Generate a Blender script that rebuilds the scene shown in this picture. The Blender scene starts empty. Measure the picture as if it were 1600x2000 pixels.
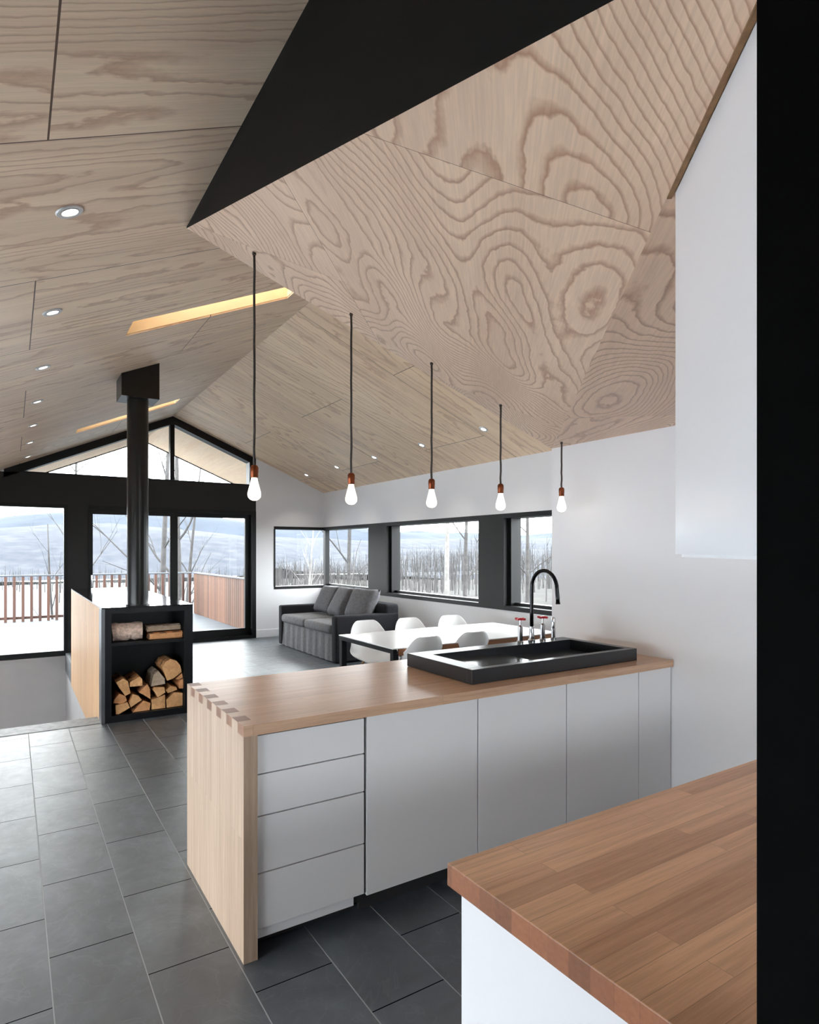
import bpy, bmesh, math, random
from math import sin, cos, pi, radians, sqrt, atan2
from mathutils import Vector, Matrix, noise

S = bpy.context.scene
COL = S.collection

# ------------------------------------------------------------------ camera, world, lights, exposure
cam_d = bpy.data.cameras.new('camera')
cam = bpy.data.objects.new('camera', cam_d); COL.objects.link(cam)
cam.location = (0, 0, 1.58)
cam.rotation_euler = (radians(90), 0, radians(-32.667))
cam_d.sensor_fit = 'HORIZONTAL'; cam_d.sensor_width = 36
cam_d.lens = 36 * 1211.8 / 1600
cam_d.shift_y = 76 / 1600
cam_d.clip_start = 0.02; cam_d.clip_end = 3000
S.camera = cam

SKY = 6.0            # overcast sky radiance
DOWNLIGHT = 7.0      # watts per recessed downlight
BULB_WATT = 0.08
S.view_settings.view_transform = 'Standard'
S.view_settings.look = 'None'
S.view_settings.gamma = 1
S.view_settings.use_curve_mapping = False
S.view_settings.exposure = 1.2
S.cycles.use_denoising = True
S.cycles.max_bounces = 10
S.cycles.diffuse_bounces = 8
S.cycles.glossy_bounces = 5
S.cycles.transparent_max_bounces = 16
S.cycles.sample_clamp_indirect = 8.0
S.cycles.caustics_reflective = False
S.cycles.caustics_refractive = False

world = bpy.data.worlds.new('overcast_sky'); S.world = world
world.use_nodes = True
wn = world.node_tree
bg = wn.nodes['Background']
bg.inputs['Color'].default_value = (0.95, 0.975, 1.0, 1)
bg.inputs['Strength'].default_value = SKY

def portal(name, loc, rot, sx, sy):
    d = bpy.data.lights.new(name, 'AREA'); d.shape = 'RECTANGLE'; d.size = sx; d.size_y = sy
    d.cycles.is_portal = True
    o = bpy.data.objects.new(name, d); COL.objects.link(o); o.location = loc; o.rotation_euler = rot
    return o
# daylight portals sit in the window openings (area light points along its local -Z)
portal('daylight_gable', (0.9, 11.32, 1.35), (radians(-90), 0, 0), 5.8, 3.0)
portal('daylight_gable_top', (2.2, 11.32, 3.2), (radians(-90), 0, 0), 3.4, 0.9)
portal('daylight_side', (5.42, 7.6, 1.45), (0, radians(90), 0), 1.2, 6.9)
portal('daylight_added_left', (-2.25, 3.1, .65), (0, radians(-90), 0), 1.2, 5.7)  # portal of the added left window, out of view
portal('daylight_added_rear', (2.2, -2.45, 1.71), (radians(90), 0, 0), 2.4, 1.2)  # portal of the added window behind the camera
portal('daylight_well_near', (1.33, 4.775, 3.98), (0, -math.atan(.4426), 0), 1.4, .36)
portal('daylight_well_far', (1.36, 9.295, 3.99), (0, -math.atan(.4426), 0), 1.42, .36)

# ------------------------------------------------------------------ material helpers
MATS = {}
def srgb(r, g, b):
    f = lambda c: (c/255/12.92) if c/255 <= .04045 else ((c/255+.055)/1.055)**2.4
    return (f(r), f(g), f(b), 1)

class NT:
    def __init__(s, name):
        s.m = bpy.data.materials.new(name); s.m.use_nodes = True
        s.t = s.m.node_tree; s.t.nodes.clear()
        s.out = s.t.nodes.new('ShaderNodeOutputMaterial')
    def n(s, kind, **kw):
        nd = s.t.nodes.new(kind)
        for k, v in kw.items():
            if k.startswith('i_'):
                key = k[2:].replace('_', ' ')
                key = int(key) if key.isdigit() else key
                nd.inputs[key].default_value = v
            else: setattr(nd, k, v)
        return nd
    def l(s, a, b): s.t.links.new(a, b)
    def math(s, op, a, b=None, c=None):
        nd = s.t.nodes.new('ShaderNodeMath'); nd.operation = op
        for i, v in enumerate((a, b, c)):
            if v is None: continue
            if isinstance(v, (int, float)): nd.inputs[i].default_value = v
            else: s.l(v, nd.inputs[i])
        return nd.outputs[0]
    def mix(s, fac, a, b, mode='MIX'):
        nd = s.t.nodes.new('ShaderNodeMix'); nd.data_type = 'RGBA'; nd.blend_type = mode
        for i, v in ((0, fac), (6, a), (7, b)):
            if isinstance(v, (int, float, tuple)): nd.inputs[i].default_value = v
            else: s.l(v, nd.inputs[i])
        return nd.outputs[2]
    def ramp(s, fac, stops):
        nd = s.t.nodes.new('ShaderNodeValToRGB'); e = nd.color_ramp.elements
        while len(e) < len(stops): e.new(0.5)
        for i, (p, c) in enumerate(stops): e[i].position = p; e[i].color = c
        s.l(fac, nd.inputs[0]); return nd.outputs[0]
    def obj(s): return s.n('ShaderNodeTexCoord').outputs['Object']
    def sep(s, v):
        nd = s.n('ShaderNodeSeparateXYZ'); s.l(v, nd.inputs[0]); return nd.outputs
    def comb(s, x, y, z=0.0):
        nd = s.n('ShaderNodeCombineXYZ')
        for i, v in enumerate((x, y, z)):
            if isinstance(v, (int, float)): nd.inputs[i].default_value = v
            else: s.l(v, nd.inputs[i])
        return nd.outputs[0]
    def noise(s, vec, scale, detail=3, rough=.5, dist=0.0, w=None):
        nd = s.n('ShaderNodeTexNoise'); nd.inputs['Scale'].default_value = scale
        nd.inputs['Detail'].default_value = detail; nd.inputs['Roughness'].default_value = rough
        nd.inputs['Distortion'].default_value = dist
        if w is not None:
            nd.noise_dimensions = '4D'; s.l(w, nd.inputs['W'])
        s.l(vec, nd.inputs['Vector']); return nd.outputs['Fac']
    def finish(s, color, rough=.5, metal=0.0, spec=.5, bump=None, bump_s=.2, bump_d=.01, coat=0.0, coat_r=.03):
        b = s.n('ShaderNodeBsdfPrincipled'); b.inputs['Coat Roughness'].default_value = coat_r
        for k, v in (('Base Color', color), ('Roughness', rough), ('Metallic', metal), ('Specular IOR Level', spec), ('Coat Weight', coat)):
            if isinstance(v, (int, float, tuple)): b.inputs[k].default_value = v
            else: s.l(v, b.inputs[k])
        if bump is not None:
            bn = s.n('ShaderNodeBump'); bn.inputs['Strength'].default_value = bump_s; bn.inputs['Distance'].default_value = bump_d
            s.l(bump, bn.inputs['Height']); s.l(bn.outputs[0], b.inputs['Normal'])
        s.l(b.outputs[0], s.out.inputs[0]); return s.m

def plain(name, color, rough=.5, metal=0.0, spec=.5, var=.04, scale=6.0, bump=0.0, bscale=60.0, coat=0.0):
    t = NT(name); v = t.obj()
    n = t.noise(v, scale, 4)
    hi = tuple(min(1, c*(1+var)) for c in color[:3]) + (1,); lo = tuple(c*(1-var) for c in color[:3]) + (1,)
    col = t.ramp(n, [(.3, lo), (.7, hi)])
    bp = t.noise(v, bscale, 3) if bump else None
    return t.finish(col, rough, metal, spec, bp, bump, .004, coat)

def plywood(name, base, line, rot=0.0, off=(0, 0), rings=9.0, freq=(.55, 1.5), panel=(2.44, 1.22), line_amt=.55, rough=.42, seam=.003, jog=.5):
    """sliced-veneer figure: contour lines of a stretched height field, grain along local X after rotation"""
    t = NT(name); v = t.obj()
    mp = t.n('ShaderNodeMapping'); mp.inputs['Rotation'].default_value = (0, 0, rot); mp.inputs['Location'].default_value = (off[0], off[1], 0)
    t.l(v, mp.inputs['Vector']); x, y, z = t.sep(mp.outputs[0])
    br = t.n('ShaderNodeTexBrick'); br.offset = jog
    t.l(t.comb(x, y, 0), br.inputs['Vector'])
    br.inputs['Color1'].default_value = (0, 0, 0, 1); br.inputs['Color2'].default_value = (1, 1, 1, 1); br.inputs['Mortar'].default_value = (.5, .5, .5, 1)
    br.inputs['Scale'].default_value = 1; br.inputs['Mortar Size'].default_value = seam; br.inputs['Mortar Smooth'].default_value = 0
    br.inputs['Brick Width'].default_value = panel[0]; br.inputs['Row Height'].default_value = panel[1]
    rnd = t.math('MULTIPLY', br.outputs['Color'], 13.0)
    g = t.comb(t.math('MULTIPLY', x, freq[0]), t.math('MULTIPLY', y, freq[1]), 0)
    h = t.noise(g, 1.0, 2, .45, .25, w=rnd)
    fine = t.noise(t.comb(t.math('MULTIPLY', x, 3.0), t.math('MULTIPLY', y, 9.0), 0), 1.0, 3, .6, w=rnd)
    wig = t.noise(t.comb(t.math('MULTIPLY', x, 9.0), t.math('MULTIPLY', y, 16.0), 0), 1.0, 3, .6, w=rnd)
    hh = t.math('ADD', t.math('ADD', t.math('MULTIPLY', h, rings), t.math('MULTIPLY', fine, .9)), t.math('MULTIPLY', wig, .7))
    fr = t.math('FRACT', hh)
    ringm = t.ramp(fr, [(0.0, (0, 0, 0, 1)), (.6, (.05, .05, .05, 1)), (.87, (1, 1, 1, 1)), (.97, (.0, .0, .0, 1))])
    fib = t.noise(t.comb(t.math('MULTIPLY', x, 6.0), t.math('MULTIPLY', y, 160.0), 0), 1.0, 3, .6, w=rnd)
    broad = t.noise(t.comb(t.math('MULTIPLY', x, .35), t.math('MULTIPLY', y, 5.0), 0), 1.0, 3, .5, w=rnd)
    c = t.mix(t.math('MULTIPLY', t.math('MULTIPLY', ringm, line_amt), t.math('ADD', .45, broad)), base, line)
    c = t.mix(.5, c, t.ramp(fib, [(.25, (.72, .72, .72, 1)), (.75, (1.18, 1.18, 1.18, 1))]), 'MULTIPLY')
    c = t.mix(.8, c, t.ramp(broad, [(.3, (.86, .82, .80, 1)), (.7, (1.1, 1.1, 1.08, 1))]), 'MULTIPLY')
    c = t.mix(.5, c, t.ramp(br.outputs['Color'], [(0, (.92, .9, .88, 1)), (1, (1.06, 1.06, 1.06, 1))]), 'MULTIPLY')
    c = t.mix(br.outputs['Fac'], c, tuple(q*.28 for q in line[:3])+(1,))
    return t.finish(c, rough, 0, .4, fib, .05, .003)

def staves(name, dark, light, axes, width=.045, length=.7, rough=.4, endax=None, end=None, grain=1.0, objvar=0.0):
    """edge-glued staves; axes = (grain axis, across axis) indices of the object coordinates"""
    t = NT(name); v = t.obj(); xyz = t.sep(v)
    a, b = xyz[axes[0]], xyz[axes[1]]
    br = t.n('ShaderNodeTexBrick'); br.offset = .37; br.offset_frequency = 2
    t.l(t.comb(t.math('ADD', a, 40.13), t.math('ADD', b, 40.0), 0), br.inputs['Vector'])
    br.inputs['Color1'].default_value = (0, 0, 0, 1); br.inputs['Color2'].default_value = (1, 1, 1, 1); br.inputs['Mortar'].default_value = (.3, .3, .3, 1)
    br.inputs['Scale'].default_value = 1; br.inputs['Mortar Size'].default_value = .0006; br.inputs['Mortar Smooth'].default_value = .4
    br.inputs['Brick Width'].default_value = length; br.inputs['Row Height'].default_value = width
    rnd = t.math('MULTIPLY', br.outputs['Color'], 17.0)
    c3 = xyz[3 - axes[0] - axes[1]]
    gr = t.noise(t.comb(t.math('MULTIPLY', a, 2.2), t.math('MULTIPLY', b, 60.0), t.math('MULTIPLY', c3, 60.0)), 1.0, 4, .6, .6, w=rnd)
    pores = t.noise(t.comb(t.math('MULTIPLY', a, 14.0), t.math('MULTIPLY', b, 400.0), t.math('MULTIPLY', c3, 400.0)), 1.0, 2, .6, w=rnd)
    c = t.mix(br.outputs['Color'], dark, light)
    mid = tuple((p+q)/2 for p, q in zip(dark, light))
    c = t.mix(.45, c, mid)
    c = t.mix(.75*grain, c, t.ramp(gr, [(.3, (.74, .70, .66, 1)), (.62, (1.1, 1.1, 1.1, 1))]), 'MULTIPLY')
    c = t.mix(.35*grain, c, t.ramp(pores, [(.3, (.7, .66, .62, 1)), (.6, (1.05, 1.05, 1.05, 1))]), 'MULTIPLY')
    c = t.mix(t.math('MULTIPLY', br.outputs['Fac'], .5), c, tuple(q*.35 for q in dark[:3])+(1,))
    if objvar:
        oi = t.n('ShaderNodeObjectInfo').outputs['Random']
        c = t.mix(1.0, c, t.ramp(oi, [(0, (1-objvar, 1-objvar, 1-objvar, 1)), (1, (1+objvar, 1+objvar*.9, 1+objvar*.8, 1))]), 'MULTIPLY')
    if endax is not None:
        nrm = t.n('ShaderNodeTexCoord').outputs['Normal']; ns = t.sep(nrm)
        m = t.math('GREATER_THAN', t.math('ABSOLUTE', ns[endax]), .8)
        eg = t.noise(v, 90.0, 3, .6)
        ce = t.mix(br.outputs['Color'], tuple(q*.75 for q in end[:3])+(1,), tuple(min(1, q*1.3) for q in end[:3])+(1,))
        ce = t.mix(.5, ce, t.ramp(eg, [(.3, (.7, .7, .7, 1)), (.7, (1.15, 1.15, 1.15, 1))]), 'MULTIPLY')
        c = t.mix(m, c, ce)
    return t.finish(c, rough, 0, .5, gr, .04, .002)

def slate_mat():
    t = NT('slate_tile'); v = t.obj(); x, y, z = t.sep(v)
    br = t.n('ShaderNodeTexBrick'); br.offset = .5
    t.l(t.comb(t.math('ADD', y, .615*40-.0125), t.math('ADD', x, .3055*40-.121), 0), br.inputs['Vector'])
    br.inputs['Color1'].default_value = (0, 0, 0, 1); br.inputs['Color2'].default_value = (1, 1, 1, 1); br.inputs['Mortar'].default_value = (0, 0, 0, 1)
    br.inputs['Scale'].default_value = 1; br.inputs['Mortar Size'].default_value = .0028; br.inputs['Mortar Smooth'].default_value = .1
    br.inputs['Brick Width'].default_value = .615; br.inputs['Row Height'].default_value = .3055
    rnd = t.math('MULTIPLY', br.outputs['Color'], 11.0)
    cl = t.noise(v, 3.2, 6, .62, 1.2, w=rnd)
    cl2 = t.noise(v, 14.0, 5, .6, .6, w=rnd)
    vein = t.noise(v, 2.2, 3, .5, 3.0, w=rnd)
    c = t.ramp(cl, [(.28, srgb(46, 53, 60)), (.5, srgb(62, 70, 78)), (.75, srgb(84, 94, 103))])
    c = t.mix(.7, c, t.ramp(br.outputs['Color'], [(0, (.70, .73, .78, 1)), (1, (1.25, 1.24, 1.2, 1))]), 'MULTIPLY')
    vm = t.ramp(vein, [(.485, (0, 0, 0, 1)), (.5, (.10, .10, .10, 1)), (.515, (0, 0, 0, 1))])
    c = t.mix(vm, c, srgb(140, 145, 148))
    fx = t.math('FRACT', t.math('DIVIDE', t.math('ADD', x, .3055*40-.121), .3055))
    longj = t.math('GREATER_THAN', t.math('ABSOLUTE', t.math('SUBTRACT', fx, .5)), .5-.0024/.3055)
    c = t.mix(br.outputs['Fac'], c, t.mix(longj, srgb(20, 22, 24), srgb(150, 154, 157)))
    ro = t.ramp(cl2, [(.3, (.42, .42, .42, 1)), (.7, (.56, .56, .56, 1))])
    hgt = t.math('ADD', t.math('MULTIPLY', cl, 1.0), t.math('MULTIPLY', cl2, .35))
    hgt = t.math('SUBTRACT', hgt, t.math('MULTIPLY', br.outputs['Fac'], .5))
    jm = t.math('SUBTRACT', 1.0, br.outputs['Fac'])
    ro = t.mix(br.outputs['Fac'], ro, (1, 1, 1, 1))
    return t.finish(c, ro, 0, t.math('MULTIPLY', jm, .9), hgt, .28, .012, t.math('MULTIPLY', jm, .7), .46)

def glass_mat():
    t = NT('window_glass')
    tr = t.n('ShaderNodeBsdfTransparent'); tr.inputs[0].default_value = (.97, .985, .98, 1)
    gl = t.n('ShaderNodeBsdfGlossy'); gl.inputs['Roughness'].default_value = .0
    lw = t.n('ShaderNodeLayerWeight'); lw.inputs['Blend'].default_value = .5
    fr = t.math('ADD', .002, t.math('MULTIPLY', t.math('POWER', lw.outputs['Facing'], 5.0), .6))
    mx = t.n('ShaderNodeMixShader')
    t.l(fr, mx.inputs[0]); t.l(tr.outputs[0], mx.inputs[1]); t.l(gl.outputs[0], mx.inputs[2]); t.l(mx.outputs[0], t.out.inputs[0])
    return t.m

def emit(name, color, strength):
    t = NT(name); e = t.n('ShaderNodeEmission'); e.inputs[0].default_value = color; e.inputs[1].default_value = strength
    t.l(e.outputs[0], t.out.inputs[0]); return t.m

def forest_mat(name, stops, sx=1.0, sz=.12, rough=.9):
    t = NT(name); v = t.obj(); x, y, z = t.sep(v)
    n = t.noise(t.comb(t.math('MULTIPLY', x, sx), t.math('MULTIPLY', y, sx), t.math('MULTIPLY', z, sz)), 1.0, 5, .65)
    return t.finish(t.ramp(n, stops), rough, 0, .1)

M = {}
PLY = srgb(246, 222, 196); PLYL = srgb(176, 128, 96)
M['ply_left'] = plywood('plywood_ceiling_left', PLY, PLYL, 0, (-.097+2.44, -2.28+1.22*4), rings=40, freq=(.18, 1.3), line_amt=.55)
M['ply_right'] = plywood('plywood_ceiling_right', srgb(244, 218, 188), PLYL, 0, (.3, .55), rings=36, freq=(.14, 1.4), line_amt=.5)
M['ply_fold'] = plywood('plywood_folded_ceiling', srgb(226, 198, 174), srgb(158, 112, 84), radians(-49.4), (3.333, 1.75), rings=95, freq=(.34, 1.05), panel=(2.44, 1.22), line_amt=.72, seam=.0009)
M['ply_flat'] = plywood('plywood_flat_ceiling', srgb(228, 198, 172), srgb(158, 112, 84), radians(-49.4), (1.2, .3), rings=80, freq=(.34, 1.05), line_amt=.72, seam=.0009)
M['ply_edge'] = plain('plywood_edge', srgb(134, 100, 66), .6, var=.25, scale=40)
M['soffit'] = staves('soffit_boards', srgb(240, 206, 172), srgb(248, 222, 192), (1, 0), .14, 3.0, .6, grain=.5)
M['well'] = plain('skylight_well_wood', srgb(206, 178, 138), .5, var=.08, scale=5)
M['wall'] = plain('white_wall_paint', srgb(231, 232, 236), .55, var=.012, scale=2, bump=.03, bscale=220)
M['greywall'] = plain('grey_plaster', srgb(190, 190, 192), .7, var=.03, scale=3)
M['white_lacq'] = plain('white_lacquer', srgb(222, 223, 227), .2, var=.008, scale=2, spec=.5)
M['white_fronts'] = plain('white_cabinet_fronts', srgb(222, 223, 226), .42, var=.01, scale=3)
M['dark_gap'] = plain('shadow_gap_board', srgb(40, 40, 42), .8)
M['blackwall'] = plain('black_matte_board', srgb(11, 11, 12), .6, var=.1, scale=4, spec=.2)
M['blacklacq'] = plain('black_matte_cabinet', srgb(4, 4, 4), .8, var=.1, scale=4, spec=.06)
M['black_clad'] = staves('black_stained_boards', srgb(9, 9, 10), srgb(13, 13, 15), (2, 0), .14, 4.0, .6, grain=.5)
M['black_frame'] = plain('black_window_frame', srgb(11, 12, 14), .45, var=.08, spec=.3)
M['black_steel'] = plain('black_steel', srgb(34, 36, 39), .36, .6, var=.12, scale=9)
M['steel_edge'] = plain('raw_steel_edge', srgb(120, 124, 130), .35, .8, var=.1, scale=9)
M['black_top'] = plain('polished_black_top', srgb(150, 152, 156), .07, 1.0, var=.05, scale=4)
M['pipe'] = plain('black_stove_pipe', srgb(20, 20, 21), .3, .3, var=.1, scale=8)
M['slate'] = slate_mat()
M['slate_edge'] = plain('riven_slate_edge', srgb(112, 116, 121), .5, var=.35, scale=16, bump=.8, bscale=22)
M['glass'] = glass_mat()
OAKE = srgb(136, 100, 80)
M['isl_top'] = staves('oak_worktop_staves', srgb(184, 148, 120), srgb(208, 176, 150), (0, 1), .042, .9, .28, 0, OAKE)
M['isl_end'] = staves('oak_end_panel_staves', srgb(168, 146, 128), srgb(188, 168, 150), (2, 1), .042, 1.4, .42, 2, OAKE)
M['pen_top'] = staves('butcher_block_staves', srgb(178, 132, 98), srgb(240, 194, 154), (0, 1), .047, .62, .38, 0, srgb(134, 84, 56))
M['clad'] = staves('light_oak_cladding', srgb(216, 172, 128), srgb(234, 196, 152), (2, 1), .12, 3.0, .5)
M['sink'] = plain('dark_granite_sink', srgb(36, 38, 42), .3, var=.15, scale=90, spec=.5)
M['sink_floor'] = plain('polished_granite_drainer', srgb(52, 54, 58), .16, var=.1, scale=90, spec=.8)
M['chrome'] = plain('brushed_chrome', srgb(190, 192, 196), .14, 1.0, var=.03)
M['gunmetal'] = plain('black_chrome', srgb(30, 31, 34), .2, .7, var=.05)
M['red'] = plain('red_enamel', srgb(190, 30, 44), .35, var=.05)
M['copper'] = plain('copper_lamp_socket', srgb(116, 58, 30), .4, .8, var=.12, scale=60)
M['cord'] = plain('braided_cord', srgb(62, 54, 50), .8, var=.25, scale=300)
M['bulb'] = emit('glowing_bulb', (1.0, .93, .78, 1), 1.5)
M['lamp'] = emit('downlight_lamp', (1.0, .93, .82, 1), 6.0)
M['trimring'] = plain('satin_nickel_ring', srgb(205, 205, 206), .3, .6)
M['fabric'] = plain('charcoal_linen', srgb(120, 120, 123), .95, var=.16, scale=30, bump=.5, bscale=260, spec=.2)
M['fabric_shaded'] = plain('charcoal_linen_shaded', srgb(42, 42, 46), .95, var=.16, scale=30, bump=.5, bscale=260, spec=.2)  # seat linen again, darkened in colour for arms and back in shade
M['pillow'] = plain('grey_pillow_linen', srgb(100, 100, 104), .95, var=.18, scale=24, bump=.5, bscale=240, spec=.2)
M['table_white'] = plain('white_laminate', srgb(236, 237, 240), .25, var=.01)
M['table_wood'] = staves('table_apron_wood', srgb(150, 104, 74), srgb(176, 126, 92), (0, 2), .06, 1.2, .5)
M['chair_white'] = plain('white_moulded_plastic', srgb(236, 238, 240), .35, var=.01)
M['chair_leg'] = plain('beech_leg', srgb(190, 150, 108), .5, var=.1, scale=20)
M['bark'] = plain('log_bark', srgb(120, 96, 80), .95, var=.5, scale=26, bump=1.0, bscale=40)
M['bark_pale'] = plain('pale_birch_bark', srgb(204, 180, 166), .9, var=.3, scale=34, bump=1.0, bscale=46)
def log_mat(name, side, endc):
    t = NT(name); v = t.obj(); x, y, z = t.sep(v)
    rnd = t.math('MULTIPLY', t.n('ShaderNodeObjectInfo').outputs['Random'], 9.0)
    fib = t.noise(t.comb(t.math('MULTIPLY', x, 90.0), t.math('MULTIPLY', y, 5.0), t.math('MULTIPLY', z, 90.0)), 1.0, 4, .65, .4, w=rnd)
    bark = t.noise(v, 11.0, 4, .6, .5, w=rnd)
    c = t.mix(t.ramp(bark, [(.48, (0, 0, 0, 1)), (.60, (1, 1, 1, 1))]), side, srgb(84, 64, 50))
    c = t.mix(.8, c, t.ramp(fib, [(.3, (.6, .56, .52, 1)), (.7, (1.2, 1.2, 1.2, 1))]), 'MULTIPLY')
    nrm = t.sep(t.n('ShaderNodeTexCoord').outputs['Normal'])
    m = t.math('GREATER_THAN', t.math('ABSOLUTE', nrm[1]), .75)
    en = t.noise(v, 38.0, 5, .7, .8, w=rnd); rg = t.noise(v, 9.0, 2, .5, .3, w=rnd)
    ec = t.mix(.7, endc, t.ramp(en, [(.3, (.66, .62, .58, 1)), (.65, (1.15, 1.15, 1.15, 1))]), 'MULTIPLY')
    ec = t.mix(.5, ec, t.ramp(rg, [(.35, (.78, .68, .58, 1)), (.65, (1.1, 1.08, 1.05, 1))]), 'MULTIPLY')
    return t.finish(t.mix(m, c, ec), .85, 0, .2, en, .5, .004)
M['split'] = log_mat('split_firewood', srgb(186, 136, 92), srgb(210, 166, 120))
M['split_red'] = log_mat('reddish_split_firewood', srgb(176, 118, 78), srgb(206, 154, 110))
M['split_grey'] = log_mat('weathered_split_firewood', srgb(150, 138, 126), srgb(168, 152, 136))
M['snow'] = plain('snowy_ground', srgb(50, 58, 62), .8, var=.14, scale=.3)
M['snow_bounce'] = plain('snow_field_bounce', srgb(236, 240, 246), .8, var=.02, scale=.4)  # bright unseen snow, added as a reflector outside the left window
M['deckboard'] = staves('snow_dusted_deck', srgb(62, 69, 75), srgb(76, 83, 90), (0, 1), .14, 4.0, .6, grain=.4)
M['slat'] = staves('cedar_slats', srgb(70, 46, 38), srgb(88, 60, 50), (2, 0), .5, 3.0, .7, objvar=.3)
M['fence'] = staves('cedar_fence_boards', srgb(84, 56, 42), srgb(108, 76, 58), (2, 1), .5, 3.0, .7, objvar=.35)
M['railcap'] = plain('dark_rail_cap', srgb(66, 72, 80), .5)
M['tree'] = plain('bare_tree_bark', srgb(56, 54, 54), .9, var=.3, scale=8)
M['birch'] = plain('white_birch_bark', srgb(104, 102, 100), .8, var=.25, scale=6)
M['far_blue'] = forest_mat('far_blue_hills', [(.3, srgb(45, 51, 60)), (.7, srgb(56, 63, 73))], .02, .02)  # distance haze put into the hill colour as a blue tint
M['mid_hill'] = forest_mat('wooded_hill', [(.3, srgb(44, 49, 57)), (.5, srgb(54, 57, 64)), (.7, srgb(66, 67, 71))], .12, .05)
M['wood_floor'] = forest_mat('woodland_floor', [(.3, srgb(42, 42, 42)), (.5, srgb(51, 50, 49)), (.72, srgb(60, 59, 57))], .5, .1)
M['near_wood'] = forest_mat('leafless_wood', [(.3, srgb(54, 53, 54)), (.5, srgb(66, 65, 65)), (.72, srgb(82, 81, 80))], .8, .1)

# ------------------------------------------------------------------ mesh helpers
def box(bm, x0, x1, y0, y1, z0, z1, bev=0.0, seg=2):
    vs = [bm.verts.new(p) for p in ((x0,y0,z0),(x1,y0,z0),(x1,y1,z0),(x0,y1,z0),(x0,y0,z1),(x1,y0,z1),(x1,y1,z1),(x0,y1,z1))]
    fs = [bm.faces.new([vs[i] for i in q]) for q in ((3,2,1,0),(4,5,6,7),(0,1,5,4),(1,2,6,5),(2,3,7,6),(3,0,4,7))]
    if bev:
        es = list({e for f in fs for e in f.edges})
        bmesh.ops.bevel(bm, geom=es, offset=bev, segments=seg, affect='EDGES', profile=.5)
def prism(bm, pts, d):
    """extrude a planar polygon (3D points) along vector d"""
    d = Vector(d); a = [bm.verts.new(p) for p in pts]; b = [bm.verts.new(Vector(p)+d) for p in pts]
    n = len(pts); bm.faces.new(a[::-1]); bm.faces.new(b)
    for i in range(n): bm.faces.new((a[i], a[(i+1) % n], b[(i+1) % n], b[i]))
def tube(bm, pts, r, seg=10, cap=True):
    pts = [Vector(p) for p in pts]; n = len(pts)
    rs = r if isinstance(r, (list, tuple)) else [r]*n
    rings = []; prev = None
    for i, p in enumerate(pts):
        t = (pts[min(i+1, n-1)] - pts[max(i-1, 0)])
        t = t.normalized() if t.length > 1e-9 else Vector((0, 0, 1))
        if prev is None:
            u = t.orthogonal().normalized()
        else:
            u = prev - t*prev.dot(t)
            u = u.normalized() if u.length > 1e-6 else t.orthogonal().normalized()
        prev = u; w = t.cross(u)
        rings.append([bm.verts.new(p + (u*cos(2*pi*k/seg) + w*sin(2*pi*k/seg))*rs[i]) for k in range(seg)])
    for a, b in zip(rings, rings[1:]):
        for k in range(seg): bm.faces.new((a[k], a[(k+1) % seg], b[(k+1) % seg], b[k]))
    if cap: bm.faces.new(rings[0][::-1]); bm.faces.new(rings[-1])
def lathe(bm, prof, seg=24, c=(0, 0, 0)):
    rings = []
    for r, z in prof:
        rings.append([bm.verts.new((c[0]+r*cos(2*pi*k/seg), c[1]+r*sin(2*pi*k/seg), c[2]+z)) for k in range(seg)])
    for a, b in zip(rings, rings[1:]):
        for k in range(seg): bm.faces.new((a[k], a[(k+1) % seg], b[(k+1) % seg], b[k]))
    if prof[0][0] > 1e-5: bm.faces.new(rings[0][::-1])
    if prof[-1][0] > 1e-5: bm.faces.new(rings[-1])
def NB(): return bmesh.new()

def link(name, bm, mat, parent=None, smooth=False):
    bmesh.ops.remove_doubles(bm, verts=bm.verts, dist=1e-6)
    bmesh.ops.recalc_face_normals(bm, faces=bm.faces)
    me = bpy.data.meshes.new(name); bm.to_mesh(me); bm.free()
    if smooth:
        for p in me.polygons: p.use_smooth = True
    me.materials.append(M[mat] if isinstance(mat, str) else mat)
    o = bpy.data.objects.new(name, me); COL.objects.link(o)
    if parent: o.parent = parent
    return o
def smooth_by_angle(o, deg=35):
    me = o.data
    for p in me.polygons: p.use_smooth = True
    bm = bmesh.new(); bm.from_mesh(me)
    for e in bm.edges:
        if len(e.link_faces) == 2 and e.calc_face_angle(0) > radians(deg): e.smooth = False
    bm.to_mesh(me); bm.free()
    return o
def thing(name, label, cat, loc=(0, 0, 0), rz=0.0, group=None):
    o = bpy.data.objects.new(name, None); COL.objects.link(o); o.empty_display_size = .1
    o.location = loc; o.rotation_euler = (0, 0, rz)
    o['label'] = label; o['category'] = cat
    if group: o['group'] = group
    return o
def tag(o, label, cat, group=None, kind=None):
    o['label'] = label; o['category'] = cat
    if group: o['group'] = group
    if kind: o['kind'] = kind
    return o
def struct(name, bm, mat, parent=None, smooth=False):
    o = link(name, bm, mat, parent, smooth)
    if parent is None: o['kind'] = 'structure'
    return o
def structroot(name):
    o = bpy.data.objects.new(name, None); COL.objects.link(o); o['kind'] = 'structure'; return o
def dup(root, loc=None, rz=None, label=None, group=None):
    r = root.copy(); COL.objects.link(r)
    if loc is not None: r.location = loc
    if rz is not None: r.rotation_euler = (0, 0, rz)
    if label: r['label'] = label
    if group: r['group'] = group
    for ch in list(root.children):
        c = ch.copy(); COL.objects.link(c); c.parent = r
        for g in list(ch.children):
            d = g.copy(); COL.objects.link(d); d.parent = c
    return r

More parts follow.
